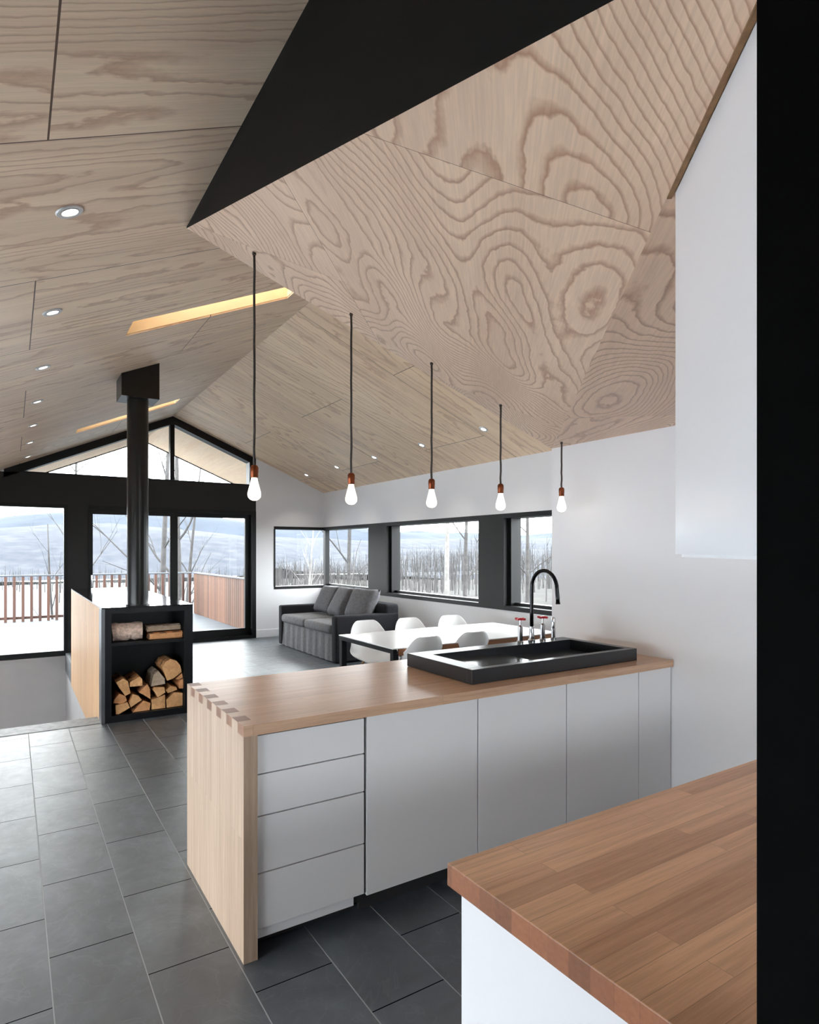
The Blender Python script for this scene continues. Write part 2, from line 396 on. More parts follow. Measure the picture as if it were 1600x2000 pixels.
# ------------------------------------------------------------------ layout constants
YG = 11.0; XR = 5.077; XRIDGE = 2.298; ZRIDGE = 3.859; mL = .4426; mR = .4173
XL = -2.0; YB = -2.2; YO = 13.75
XP = 3.43                       # kitchen partition
def zl(x): return ZRIDGE - mL*(XRIDGE - x)
def zr(x): return ZRIDGE - mR*(x - XRIDGE)
A_ = Vector((.72, 3.138, 3.156)); D_ = Vector((3.43, 3.36, 2.352)); K_ = Vector((.775, .36, 2.338))

# ------------------------------------------------------------------ structure: floor
bm = NB()
box(bm, .70, 5.3, 6.3, 11.0, -.28, 0)           # living side
box(bm, XL, 5.3, YB, 6.3, -.28, 0)              # kitchen side
struct('floor', bm, 'slate')
bm = NB(); box(bm, XL, .69, 6.302, 6.57, -.28, .004, .003); struct('trim_1', bm, 'slate_edge')
bm = NB(); box(bm, XL-.2, .72, 6.3, 11.3, -2.8, -2.7); struct('floor_stair', bm, 'greywall')
bm = NB(); box(bm, XL, .70, 11.0, 11.25, -2.7, -.045); box(bm, XL, .695, 10.985, 11.0, -.075, -.05); struct('wall_stair', bm, 'greywall')
bm = NB(); box(bm, .70, .80, 6.3, 11.0, -2.7, -.28); struct('wall_stair_side', bm, 'greywall')

# walls
bm = NB()   # gable wall, white part right of the sliding door, with the corner window opening
WZ0, WZ1 = .875, 2.03
box(bm, 3.737, XR+.25, YG, YG+.25, 0, WZ0)
box(bm, 3.737, 4.076, YG, YG+.25, WZ0, WZ1)
prism(bm, [(3.737, YG, WZ1), (XR+.25, YG, WZ1), (XR+.25, YG, zr(XR+.25)+.1), (3.737, YG, zr(3.737)+.1)], (0, .25, 0))
struct('wall_back', bm, 'wall')
bm = NB()   # right wall with the long window band
box(bm, XR, XR+.25, YB, 4.2, 0, 2.75)
box(bm, XR, XR+.25, 4.2, YG, 0, WZ0)
box(bm, XR, XR+.25, 4.2, YG, WZ1, 2.75)
struct('wall_right', bm, 'wall')
bm = NB(); box(bm, XP, XP+.15, YB, 3.36, 0, 2.35); prism(bm, [(XP, YB, 2.35), (XP+.15, YB, 2.35), (XP+.15, YB, zr(XP+.15)), (XP, YB, zr(XP))], (0, 3.36-YB, 0)); struct('wall_kitchen', bm, 'wall')
bm = NB()   # left wall: unseen low glazing band, added to light the kitchen
box(bm, XL-.2, XL, YB, YG+.25, 1.42, 2.1); box(bm, XL-.2, XL, YB, .3, -.28, 1.42); box(bm, XL-.2, XL, .3, 5.9, 1.22, 1.42)
box(bm, XL-.2, XL, .3, 5.9, -.28, .08); box(bm, XL-.2, XL, 5.9, YG+.25, -2.7, 1.42)
struct('wall_left', bm, 'wall')
ADDED_RW = [(1.05, 3.35, 1.45, 2.28)]  # window opening added behind the camera to light the kitchen end
bm = NB()
for x0, x1 in ((XL-.2, 1.05), (3.35, XR+.25)): box(bm, x0, x1, YB-.2, YB, 0, 3.9)
for x0, x1, z0, z1 in ADDED_RW: box(bm, x0, x1, YB-.2, YB, 0, z0); box(bm, x0, x1, YB-.2, YB, z1, 3.9)
struct('wall_rear', bm, 'wall')
# baseboards
bm = NB(); box(bm, 3.737, XR, YG-.016, YG, 0, .14, .003); struct('baseboard_back', bm, 'wall')
bm = NB(); box(bm, XR-.016, XR, 3.4, YG-.016, 0, .14, .003); struct('baseboard_right', bm, 'wall')

# black gable wall: beam and post around the glazing
bm = NB()
box(bm, XL, 3.737, YG, YG+.25, 2.30, 2.76)
box(bm, .735, 1.02, YG, YG+.25, -.05, 2.30)
struct('wall_gable', bm, 'black_clad')

# ceilings
def slope(bm, zf, x0, x1, y0, y1, th=.22):
    prism(bm, [(x0, y0, zf(x0)), (x1, y0, zf(x1)), (x1, y0, zf(x1)+th), (x0, y0, zf(x0)+th)], (0, y1-y0, 0))
bm = NB()
WELLS = [(.70, 1.955, 4.60, 4.95), (.72, 2.0, 9.12, 9.47)]
ys = [YB-.2, 4.60, 4.95, 9.12, 9.47, YG+.25]
for y0, y1 in zip(ys, ys[1:]):
    w = [k for k in WELLS if abs(k[2]-y0) < 1e-6]
    if w:
        slope(bm, zl, XL-.3, w[0][0], y0, y1); slope(bm, zl, w[0][1], XRIDGE, y0, y1)
    else: slope(bm, zl, XL-.3, XRIDGE, y0, y1)
struct('ceiling_left', bm, 'ply_left')
bm = NB(); slope(bm, zr, XRIDGE, XR+.3, YB-.2, YG+.25); struct('ceiling_right', bm, 'ply_right')
for i, (x0, x1, y0, y1) in enumerate(WELLS):
    r = structroot('window_%d' % (7+i))
    bm = NB()
    for (a, b, c, d) in ((x0-.02, x1+.02, y1-.006, y1+.02), (x0-.02, x1+.02, y0-.02, y0+.006)):
        prism(bm, [(a, c, zl(a)+.012), (b, c, zl(b)+.012), (b, c, zl(b)+.55), (a, c, zl(a)+.55)], (0, d-c, 0))
    for a, b in ((x0-.02, x0+.006), (x1-.006, x1+.02)):
        prism(bm, [(a, y0, zl(a)+.012), (b, y0, zl(b)+.012), (b, y0, zl(b)+.55), (a, y0, zl(a)+.55)], (0, y1-y0, 0))
    struct('well', bm, 'well', r)
    bm = NB(); prism(bm, [(x0, y0, zl(x0)+.5), (x1, y0, zl(x1)+.5), (x1, y0, zl(x1)+.51), (x0, y0, zl(x0)+.51)], (0, y1-y0, 0))
    struct('pane', bm, 'glass', r)
# folded kitchen ceiling
bm = NB(); prism(bm, [A_, D_, K_], (0, 0, .018)); struct('ceiling_fold', bm, 'ply_fold')
bm = NB(); prism(bm, [D_, (3.43, YB, 2.338), (.775, YB, 2.338), K_], (0, 0, .018)); struct('ceiling_kitchen', bm, 'ply_flat')
bm = NB(); prism(bm, [A_, K_, (.775, YB, 2.338), (.712, YB, zl(.712)+.01), (.712, 3.138, zl(.712)+.01)], (.03, 0, 0)); struct('wall_mezzanine', bm, 'blackwall')
bm = NB(); prism(bm, [A_+Vector((.03, -.03, .03)), D_+Vector((0, -.03, .03)), (3.43, 3.33, zr(3.43)), (XRIDGE, 3.235, ZRIDGE)], (0, -.02, 0)); struct('wall_mezzanine_back', bm, 'ply_right')
cd = (D_-K_).normalized(); pn = Vector((cd.y, -cd.x, 0)).normalized()   # points to the kitchen side of the fold
bm = NB(); e0 = K_+cd*.0; e1 = K_+cd*.62
prism(bm, [e0, e1, e1+pn*.010, e0+pn*.010], (0, 0, -.004)); struct('trim_2', bm, 'ply_edge')
# roof overhang beyond the gable
bm = NB(); slope(bm, zl, XL-.3, XRIDGE, YG+.26, YO); slope(bm, zr, XRIDGE, XR+.3, YG+.26, YO); struct('roof_overhang', bm, 'soffit')
bm = NB()
for (zf, x0, x1) in ((zl, XL-.3, XRIDGE), (zr, XRIDGE, XR+.3)):
    prism(bm, [(x0, YO, zf(x0)-.02), (x1, YO, zf(x1)-.02), (x1, YO, zf(x1)+.24), (x0, YO, zf(x0)+.24)], (0, .03, 0))
struct('trim_3', bm, 'black_frame')

# ------------------------------------------------------------------ windows and door in the gable
r = structroot('window_1')
bm = NB(); box(bm, XL, .735, YG-.01, YG+.14, -.045, .037); box(bm, XL, .735, YG-.01, YG+.14, 2.247, 2.30); box(bm, .682, .735, YG-.01, YG+.14, .037, 2.247); box(bm, XL, XL+.06, YG-.01, YG+.14, .037, 2.247)
struct('frame', bm, 'black_frame', r)
bm = NB(); box(bm, XL+.06, .682, YG+.06, YG+.072, .037, 2.247); struct('pane', bm, 'glass', r)
r = structroot('door_1')
bm = NB()
box(bm, 1.02, 3.737, YG-.01, YG+.2, 0, .05); box(bm, 1.02, 3.737, YG-.01, YG+.2, 2.24, 2.30)
box(bm, 1.02, 1.05, YG-.01, YG+.2, .05, 2.24); box(bm, 3.66, 3.737, YG-.01, YG+.2, .05, 2.24)
struct('frame', bm, 'black_frame', r)
for (x0, x1, y) in ((1.03, 2.345, YG+.02), (2.34, 3.66, YG+.10)):
    bm = NB()
    box(bm, x0, x0+.055, y, y+.06, .05, 2.24); box(bm, x1-.09, x1, y, y+.06, .05, 2.24); box(bm, x0+.055, x1-.09, y, y+.06, .05, .18); box(bm, x0+.055, x1-.09, y, y+.06, 2.168, 2.24)
    s = struct('sash', bm, 'black_frame', r)
    bm = NB(); box(bm, x0+.055, x1-.09, y+.025, y+.035, .18, 2.168); g = struct('pane', bm, 'glass', s)
bm = NB(); box(bm, 1.05, 1.075, YG-.05, YG+.02, 1.0, 1.2, .005); struct('handle', bm, 'chrome', r)
r = structroot('window_2')   # clerestory triangle
bm = NB(); fw = .125
for (zf, xa, xb) in ((zl, -.1, XRIDGE), (zr, XRIDGE, 3.737)):
    prism(bm, [(xa, YG, zf(xa)+.03), (xb, YG, zf(xb)+.03), (xb, YG, zf(xb)-fw), (xa, YG, zf(xa)-fw)], (0, .2, 0))
box(bm, 3.62, 3.737, YG+.001, YG+.2, 2.76, zr(3.70)-.02)
box(bm, XRIDGE-.035, XRIDGE+.035, YG+.04, YG+.16, 2.79, ZRIDGE-.05)
box(bm, -.1, 3.737, YG+.02, YG+.2, 2.755, 2.785)
struct('frame', bm, 'black_frame', r)
bm = NB(); prism(bm, [(0, YG+.09, 2.78), (XRIDGE-.03, YG+.09, 2.78), (XRIDGE-.03, YG+.09, zl(XRIDGE)-.08), (.05, YG+.09, zl(.05)-.08)], (0, .01, 0)); struct('pane', bm, 'glass', r)
bm = NB(); prism(bm, [(XRIDGE+.03, YG+.09, 2.78), (3.65, YG+.09, 2.78), (3.65, YG+.09, zr(3.65)-.08), (XRIDGE+.03, YG+.09, zr(XRIDGE)-.08)], (0, .01, 0)); struct('pane', bm, 'glass', r)

# corner window and the long right-hand windows
r = structroot('window_3')
bm = NB()
box(bm, 4.076, XR+.2, YG-.004, YG+.2, WZ0-.005, WZ0+.045); box(bm, 4.076, XR+.2, YG-.004, YG+.2, WZ1-.05, WZ1+.004)
box(bm, 4.072, 4.105, YG-.004, YG+.2, WZ0+.045, WZ1-.05)
box(bm, XR+.05, XR+.14, YG+.03, YG+.12, WZ0, WZ1)
struct('frame', bm, 'black_frame', r)
bm = NB(); box(bm, 4.10, XR+.06, YG+.07, YG+.08, WZ0+.04, WZ1-.045); struct('pane', bm, 'glass', r)
bays = [(9.2, 11.0), (6.26, 8.60), (4.2, 5.77)]
bm = NB(); box(bm, XR-.006, XR+.25, 8.60, 9.2, WZ0-.02, WZ1+.006); box(bm, XR-.006, XR+.25, 5.77, 6.26, WZ0-.02, WZ1+.006)
struct('trim_4', bm, 'black_clad')
for i, (y0, y1) in enumerate(bays):
    r = structroot('window_%d' % (4+i))
    bm = NB()
    box(bm, XR-.006, XR+.24, y0, y1, WZ0-.02, WZ0+.035); box(bm, XR-.006, XR+.24, y0, y1, WZ1-.05, WZ1+.006)
    box(bm, XR+.12, XR+.22, y0, y0+.05, WZ0+.035, WZ1-.05)
    if i: box(bm, XR+.06, XR+.22, y1-.06, y1, WZ0+.035, WZ1-.05)
    box(bm, XR+.12, XR+.22, y0, y1, WZ0+.035, WZ0+.07)
    struct('frame', bm, 'black_frame', r)
    bm = NB(); box(bm, XR+.16, XR+.17, y0+.04, y1-(.05 if i else -.08), WZ0+.06, WZ1-.045); struct('pane', bm, 'glass', r)
# low glazing added out of view in the left wall as kitchen light
r = structroot('window_9'); bm = NB()
for y in (.3, 2.15, 4.0, 5.84): box(bm, XL-.15, XL-.05, y, y+.06, .08, 1.22)
box(bm, XL-.15, XL-.05, .3, 5.9, .08, .13); box(bm, XL-.15, XL-.05, .3, 5.9, 1.17, 1.22); struct('frame', bm, 'black_frame', r)
bm = NB(); box(bm, XL-.105, XL-.095, .3, 5.9, .08, 1.22); struct('pane', bm, 'glass', r)

for k, (x0, x1, z0, z1) in enumerate(ADDED_RW):  # added rear window, unseen, brightens the kitchen
    r = structroot('window_%d' % (10+k)); bm = NB()
    box(bm, x0, x1, YB-.15, YB-.05, z0, z0+.05); box(bm, x0, x1, YB-.15, YB-.05, z1-.05, z1); box(bm, x0, x0+.05, YB-.15, YB-.05, z0+.05, z1-.05); box(bm, x1-.05, x1, YB-.15, YB-.05, z0+.05, z1-.05)
    struct('frame', bm, 'black_frame', r)
    bm = NB(); box(bm, x0+.04, x1-.04, YB-.105, YB-.095, z0+.04, z1-.04); struct('pane', bm, 'glass', r)

# ------------------------------------------------------------------ kitchen island
IX0, IX1, IY0, IY1 = .745, 3.425, 2.335, 3.24
r = thing('island_worktop', 'oak island worktop with a dovetailed waterfall end', 'worktop', (IX0, IY0, 0))
L, W = IX1-IX0, IY1-IY0
top = NB(); end = NB(); T = .868; TE = .055; nf = 12; sw = W/nf
box(top, TE, L, 0, W, T, .91); box(end, 0, TE, 0, W, 0, T)
for k in range(nf):
    if k % 2 == 0: box(top, 0, TE, k*sw, (k+1)*sw, T, .91)
    else: box(end, 0, TE, k*sw, (k+1)*sw, T, .9102)
link('top', top, 'isl_top', r); link('end_panel', end, 'isl_end', r)['label'] = 'upright end panel with dark end-grain dovetails'
FY = 2.352
# drawer unit
r = thing('drawer_cabinet', 'white island cabinet of four stacked drawers beside the waterfall end', 'cabinet', (.802, FY, 0))
bm = NB(); box(bm, 0, .478, .02, .86, .066, .866); link('body', bm, 'dark_gap', r)
bm = NB(); box(bm, 0, .43, .012, .05, .062, .10, .002); link('plinth', bm, 'white_fronts', r)
bm = NB(); box(bm, .02, .46, .09, .80, 0, .066); link('base', bm, 'dark_gap', r)
zs = [.103, .321, .544, .708, .862]
for a, b in zip(zs, zs[1:]):
    bm = NB(); box(bm, .002, .474, 0, .02, a+.0025, b-.0025, .0012); link('drawer', bm, 'white_fronts', r)
doors = [(1.288, 1.900, 'white flat door cabinet right beside the drawers, half under the sink', .1), (1.904, 2.510, 'white flat door cabinet under the front of the black sink', .1), (2.514, 3.114, 'white flat door cabinet under the right part of the sink', .1), (3.118, 3.424, 'narrow white cabinet door against the kitchen wall', .1)]
for x0, x1, lab, z0 in doors:
    r = thing('base_cabinet', lab, 'cabinet', (x0, FY, 0), 0, 'white island base cabinets')
    w = x1-x0
    bm = NB(); box(bm, 0, w, .02, .86, .10, .864); link('body', bm, 'dark_gap', r)
    bm = NB(); box(bm, 0, w, .07, .09, 0, .10); link('plinth', bm, 'dark_gap', r)
    bm = NB(); box(bm, .001, w-.001, 0, .02, .093, .864, .0012); link('door', bm, 'white_fronts', r)

# sink
SX0, SX1, SY0, SY1, SZ = 1.935, 3.215, 2.44, 3.045, .985
r = thing('sink', 'black raised rectangular sink with drainboard on the oak island', 'sink', (SX0, SY0, .911))
def sink_mesh():
    bm = NB(); w, d, h = SX1-SX0, SY1-SY0, SZ-.911
    ix0, ix1, iy0, iy1 = .105, w-.055, .045, d-.115
    box(bm, 0, w, 0, iy0, 0, h, .003); box(bm, 0, w, iy1, d, 0, h, .003)
    box(bm, 0, ix0, iy0-.002, iy1+.002, 0, h, .003); box(bm, ix1, w, iy0-.002, iy1+.002, 0, h, .003)
    return bm, (ix0, ix1, iy0, iy1)
bm, (ix0, ix1, iy0, iy1) = sink_mesh(); link('rim', bm, 'sink', r)
bm = NB(); prism(bm, [(ix0, iy0, .045), (ix0+.52, iy0, .03), (ix0+.52, iy0, .0), (ix0, iy0, .0)], (0, iy1-iy0, 0))
link('drainboard', bm, 'sink_floor', r)
bm = NB(); box(bm, ix0+.52, ix1, iy0, iy1, 0, .006); link('basin', bm, 'sink', r)
bm = NB(); lathe(bm, [(.0, .007), (.045, .007), (.05, .0095), (.03, .0095), (.025, .0075), (.0, .0075)], 24, (.86, .22, 0)); link('drain', bm, 'chrome', r)

# faucet set standing on the rear rim of the sink
FYR = 2.99
fx = 2.868; r = thing('faucet', 'tall gooseneck faucet rising behind the black sink', 'faucet', (fx, FYR, SZ))
bm = NB(); lathe(bm, [(.024, 0), (.024, .012), (.017, .02), (.017, .07), (.0145, .08), (.0145, .10)], 20); smooth_by_angle(link('base', bm, 'chrome', r))
bm = NB(); pts = [(0, 0, .09), (0, 0, .20), (0, 0, .33)]; Rr = .112
for k in range(1, 15): a = pi*k/14*1.0; pts.append((0, -Rr+Rr*cos(a), .355+Rr*sin(a)*1.02))
pts += [(0, -2*Rr-.006, .30), (0, -2*Rr-.008, .272)]
tube(bm, pts, .0125, 14); link('spout', bm, 'gunmetal', r, True)
bm = NB(); tube(bm, [(0, -2*Rr-.008, .274), (0, -2*Rr-.009, .262)], .0145, 14); link('nozzle', bm, 'gunmetal', r, True)
for x, lab in ((2.768, 'chrome tap with a red cross handle, left of the faucet'), (2.967, 'chrome tap with a red cross handle, right of the faucet')):
    r = thing('tap_valve', lab, 'tap', (x, FYR, SZ), 0, 'red handled taps on the sink')
    bm = NB(); lathe(bm, [(.021, 0), (.021, .01), (.0165, .014), (.0165, .105), (.010, .112), (.006, .116), (.006, .15)], 20); smooth_by_angle(link('stem', bm, 'chrome', r))
    bm = NB()
    for a in (0.3, 0.3+pi/2): tube(bm, [(-.036*cos(a), -.036*sin(a), .155), (.036*cos(a), .036*sin(a), .155)], [.0075, .0075], 10)
    lathe(bm, [(.011, .147), (.013, .155), (.011, .163)], 16)
    link('handle', bm, 'red', r)['label'] = 'red cross handle'
r = thing('side_sprayer', 'slim chrome sprayer post at the right end of the tap row', 'sprayer', (3.066, FYR, SZ))
bm = NB(); lathe(bm, [(.02, 0), (.02, .01), (.014, .014), (.014, .075)], 20); smooth_by_angle(link('holder', bm, 'chrome', r))
bm = NB(); lathe(bm, [(.0115, .075), (.0125, .09), (.0125, .14), (.009, .15)], 20); smooth_by_angle(link('spray_head', bm, 'chrome', r))

# ------------------------------------------------------------------ near peninsula, overhead cabinet, tall black cabinet
r = thing('peninsula_worktop', 'brown butcher block worktop in the near right corner', 'worktop', (.787, .36, .862))
bm = NB(); box(bm, 0, XP-.787-.005, 0, 1.078-.36, 0, .048, .002); link('top', bm, 'pen_top', r)
r = thing('peninsula_cabinet', 'white base cabinet under the near butcher block worktop', 'cabinet', (.808, .38, 0))
bm = NB(); box(bm, .02, 2.6, .0, .665, .08, .861); box(bm, .05, 2.6, .04, .62, 0, .08); link('body', bm, 'white_fronts', r)
bm = NB(); box(bm, 0, .02, -.003, .675, 0, .861, .001); link('side_panel', bm, 'white_lacq', r)
bm = NB(); b0 = K_+pn*.012; p0 = b0+cd*.06; p1 = b0+cd*.598; zt = 2.336
bm2pts = [(p0.x, p0.y), (p1.x, p1.y), (p1.x+.45, p1.y), (p1.x+.45, p0.y)]
r = thing('overhead_cabinet', 'white glossy overhead cabinet hanging under the plywood ceiling', 'cabinet', (p0.x, p0.y, 1.573))
prism(bm, [(x-p0.x, y-p0.y, 0) for x, y in bm2pts], (0, 0, zt-1.573)); link('body', bm, 'white_lacq', r)
bm = NB(); prism(bm, [((x-p0.x)*.96+.02, (y-p0.y)*.96+.006, -.006) for x, y in bm2pts], (0, 0, .006)); link('bottom_panel', bm, 'white_fronts', r)
r = thing('tall_cabinet', 'tall black cabinet side filling the right edge', 'cabinet', (.607, -.6, 0))
bm = NB(); box(bm, 0, .36, 0, .924, 0, 2.334); link('body', bm, 'blacklacq', r)

# ------------------------------------------------------------------ fireplace
FX0, FX1, FY0, FY1, FZ = .716, 1.495, 6.27, 9.70, 1.06
r = thing('fireplace', 'long black steel fireplace box with log niches and oak side', 'fireplace', (FX0, FY0, 0))
w, d = FX1-FX0, FY1-FY0
bm = NB()
box(bm, .0, .055, 0, .5, 0, FZ-.012); box(bm, w-.08, w, 0, .5, 0, FZ-.012)         # jambs
box(bm, .055, w-.08, .0, .5, 0, .06); box(bm, .055, w-.08, .0, .5, 1.0, FZ-.012)
box(bm, .055, w-.08, .46, .5, .06, 1.0); box(bm, 0, w, .5, d, 0, FZ-.012)
link('surround', bm, 'black_steel', r)
bm = NB(); box(bm, .055, w-.08, .004, .46, .70, .728); link('shelf', bm, 'black_steel', r)
bm = NB(); box(bm, -.028, w, -.004, d, FZ-.012, FZ); link('top_plate', bm, 'black_top', r)['label'] = 'mirror-polished top plate'
bm = NB(); box(bm, -.028, -.002, .17, d, -.27, FZ-.0125); link('side_cladding', bm, 'clad', r)['label'] = 'pale oak cladding on the long side'
bm = NB(); box(bm, -.03, -.0, -.003, .17, 0, FZ-.0125); link('corner_edge', bm, 'steel_edge', r)
r = thing('stove_flue', 'black stove pipe rising from the fireplace to a square ceiling box', 'flue', (1.015, 6.40, 1.06))
bm = NB(); lathe(bm, [(.095, .001), (.095, 1.96)], 36); smooth_by_angle(link('pipe', bm, 'pipe', r))
bm = NB(); lathe(bm, [(.094, .002), (.108, .002), (.108, .014), (.094, .014)], 36); link('collar', bm, 'pipe', r)
bx0, bx1 = -.165, .165
bm = NB(); y0, y1 = -.165, .165
prism(bm, [(bx0, y0, 1.955), (bx1, y0, 1.955), (bx1, y0, zl(1.015+bx1)-1.06-.002), (bx0, y0, zl(1.015+bx0)-1.06-.002)], (0, y1-y0, 0)); link('ceiling_box', bm, 'pipe', r)

# firewood: end outlines (x, z) of the split logs in the lower niche
LOGS = [
 ([(.814,.358),(.875,.389),(.917,.359),(.94,.243),(.894,.224),(.844,.301)], 'split', 'blocky split log leaning at the upper left of the pile'),
 ([(.933,.349),(1.015,.395),(1.038,.371),(1.042,.303),(.933,.307)], 'split', 'flat-bottomed split wedge on top of the pile, left of the gap'),
 ([(.799,.198),(.844,.247),(.898,.219),(.91,.176),(.867,.148),(.791,.166)], 'split_red', 'reddish split log against the left side of the niche'),
 ([(.81,.147),(.913,.163),(.933,.11),(.837,.062),(.812,.066)], 'split', 'pale split log at the lower left corner of the niche'),
 ([(.925,.157),(.96,.232),(1.007,.214),(1.038,.167),(.94,.109)], 'split', 'pale five-sided log at the bottom, left of the middle'),
 ([(1.011,.243),(1.086,.315),(1.11,.265),(1.114,.166)], 'split_red', 'triangular reddish log with its point up in mid pile'),
 ([(.955,.063),(1.05,.16),(1.116,.128),(1.106,.063)], 'split_red', 'flat reddish log lying on the niche floor in the middle'),
 ([(1.134,.253),(1.15,.277),(1.239,.267),(1.247,.214),(1.178,.175)], 'split', 'blocky log under the grey weathered wedge'),
 ([(1.124,.155),(1.176,.172),(1.247,.192),(1.25,.064),(1.124,.064)], 'split', 'blocky pale log on the niche floor right of the middle'),
 ([(1.118,.285),(1.142,.394),(1.186,.428),(1.243,.348),(1.248,.295)], 'split_grey', 'grey weathered wedge standing beside the big round log'),
 ([(1.213,.464),(1.245,.51),(1.297,.533),(1.35,.513),(1.385,.465),(1.401,.396),(1.32,.339),(1.264,.325)], 'split', 'big half-round log on top at the right of the pile'),
 ([(1.252,.231),(1.305,.268),(1.352,.252),(1.36,.226),(1.313,.212),(1.272,.202)], 'split', 'small split wedge below the big half-round log'),
 ([(1.366,.282),(1.385,.318),(1.411,.33),(1.411,.235),(1.374,.24)], 'split_red', 'small log wedged against the right side of the niche'),
 ([(1.258,.138),(1.33,.204),(1.41,.19),(1.41,.064),(1.26,.064)], 'split', 'wide pale log on the niche floor at the right'),
 ([(1.345,.33),(1.405,.385),(1.411,.336),(1.372,.322)], 'split_red', 'thin log sliver beside the big half-round log')]
ra = random.Random(5)
for outline, mt, lab in LOGS:
    cx = sum(p[0] for p in outline)/len(outline); cz = min(p[1] for p in outline)
    # break long sides into two so the split faces are not ruler straight
    pts = []
    for (x0, z0), (x1, z1) in zip(outline, outline[1:]+outline[:1]):
        pts.append((x0-cx, z0-cz))
        if sqrt((x1-x0)**2+(z1-z0)**2) > .06:
            k = ra.uniform(.4, .6); e = ra.uniform(-.003, .001)
            nx_, nz_ = (z1-z0), -(x1-x0); ll = sqrt(nx_*nx_+nz_*nz_)
            pts.append((x0+(x1-x0)*k-cx - e*nx_/ll*0 , z0+(z1-z0)*k-cz + (abs(e) if cz+z0 > .2 else 0)))
    ln = .33 + ra.random()*.05; yj = FY0 + .03 + ra.random()*.03
    bm = NB(); rings = []
    for q, f in ((0, .985), (.25, 1.0), (.6, .99), (1, .95)):
        rings.append([bm.verts.new((x*f + (ra.uniform(-.002, .002) if 0 < q < 1 else 0), q*ln + (ra.uniform(-.004, .004) if q in (0, 1) else 0), .001 + z*f)) for x, z in pts])
    n = len(pts); bm.faces.new(rings[0]); bm.faces.new(rings[-1][::-1])
    for s_, e_ in zip(rings, rings[1:]):
        for i in range(n): bm.faces.new((s_[i], s_[(i+1) % n], e_[(i+1) % n], e_[i]))
    o = link('firewood_log', bm, mt); o.location = (cx, yj, cz)
    tag(o, lab, 'log', 'split logs in the lower niche')
def bark_log(x0, x1, y, zc, rad, mt, lab):
    bm = NB(); pts = [(x0+(x1-x0)*k/8, y+ra.uniform(-.004, .004), zc+ra.uniform(-.003, .003)) for k in range(9)]
    tube(bm, pts, [rad*(1+ra.uniform(-.05, .05)) for _ in range(9)], 16)
    for v in bm.verts: v.co += Vector((0, ra.uniform(-.004, .004), ra.uniform(-.004, .004)))
    o = link('firewood_log', bm, mt); return tag(o, lab, 'log', 'logs on the upper shelf')
bark_log(FX0+.065, FX0+.34, FY0+.14, .735+.083, .083, 'bark_pale', 'thick pale barked log at the left on the upper shelf')
def flat_log(x0, x1, y0, y1, z0, z1, mt, lab):
    bm = NB(); box(bm, x0, x1, y0, y1, z0, z1, .012, 2)
    for v in bm.verts: v.co += Vector((ra.uniform(-.004, .004), ra.uniform(-.006, .006), ra.uniform(0, .006)))
    return tag(link('firewood_log', bm, mt), lab, 'log', 'logs on the upper shelf')
flat_log(FX0+.385, FX0+.70, FY0+.05, FY0+.19, .7305, .795, 'split_red', 'lower flat log of the pair on the upper shelf')
flat_log(FX0+.37, FX0+.69, FY0+.09, FY0+.25, .803, .862, 'split_grey', 'grey flat log lying on top of the pair on the upper shelf')

# ------------------------------------------------------------------ pendants
pend = [((.973, 2.888, 3.002), 1.819, 'leftmost'), ((1.521, 2.947, 2.844), 1.825, 'second from the left'), ((2.064, 2.98, 2.68), 1.831, 'middle'), ((2.617, 3.008, 2.511), 1.837, 'second from the right'), ((3.203, 3.046, 2.355), 1.849, 'rightmost')]
plabel = ['bare bulb pendant on the longest cord, hanging before the sliding door', 'bare bulb pendant above the sofa, second longest cord', 'bare bulb pendant on the middle length cord above the long window', 'bare bulb pendant on a short cord above the faucet side of the window', 'bare bulb pendant on the shortest cord, in front of the white wall']
for ((px, py, pz), zb, _), lab in zip(pend, plabel):
    pz = A_.z - .32*(px-A_.x) + .288*(py-A_.y)
    r = thing('pendant_lamp', lab, 'lamp', (px, py, pz), 0, 'bare bulb pendants over the island')
    zt = zb + .165 - pz; zb2 = zb - pz
    bm = NB(); pts = [(sin(k*2.1)*.0012, cos(k*1.7)*.0012, -.001 + (zt+.001)*k/12) for k in range(13)]; tube(bm, pts, .006, 8); link('cord', bm, 'cord', r, True)
    bm = NB(); lathe(bm, [(.009, -.0005), (.009, -.012), (.005, -.016)], 14); link('ceiling_grip', bm, 'cord', r)
    bm = NB(); lathe(bm, [(.0065, zt+.006), (.014, zt+.003), (.0195, zt-.006), (.0195, zt-.03), (.0185, zt-.032), (.0185, zt-.052), (.016, zt-.056)], 20); smooth_by_angle(link('socket', bm, 'copper', r))
    bm = NB(); h = .109
    prof = [(.0135, zt-.052), (.0148, zt-.062), (.019, zt-.08), (.0255, zt-.105), (.0305, zt-.125), (.0315, zt-.137), (.029, zt-.149), (.020, zt-.159), (.009, zt-.164), (.0, zt-.165)]
    lathe(bm, prof, 24); link('bulb', bm, 'bulb', r, True)
    ld = bpy.data.lights.new('pendant_light', 'POINT'); ld.energy = BULB_WATT; ld.color = (1, .82, .6); ld.shadow_soft_size = .03
    lo = bpy.data.objects.new('pendant_light', ld); COL.objects.link(lo); lo.parent = r; lo.location = (0, 0, zb2-.045)

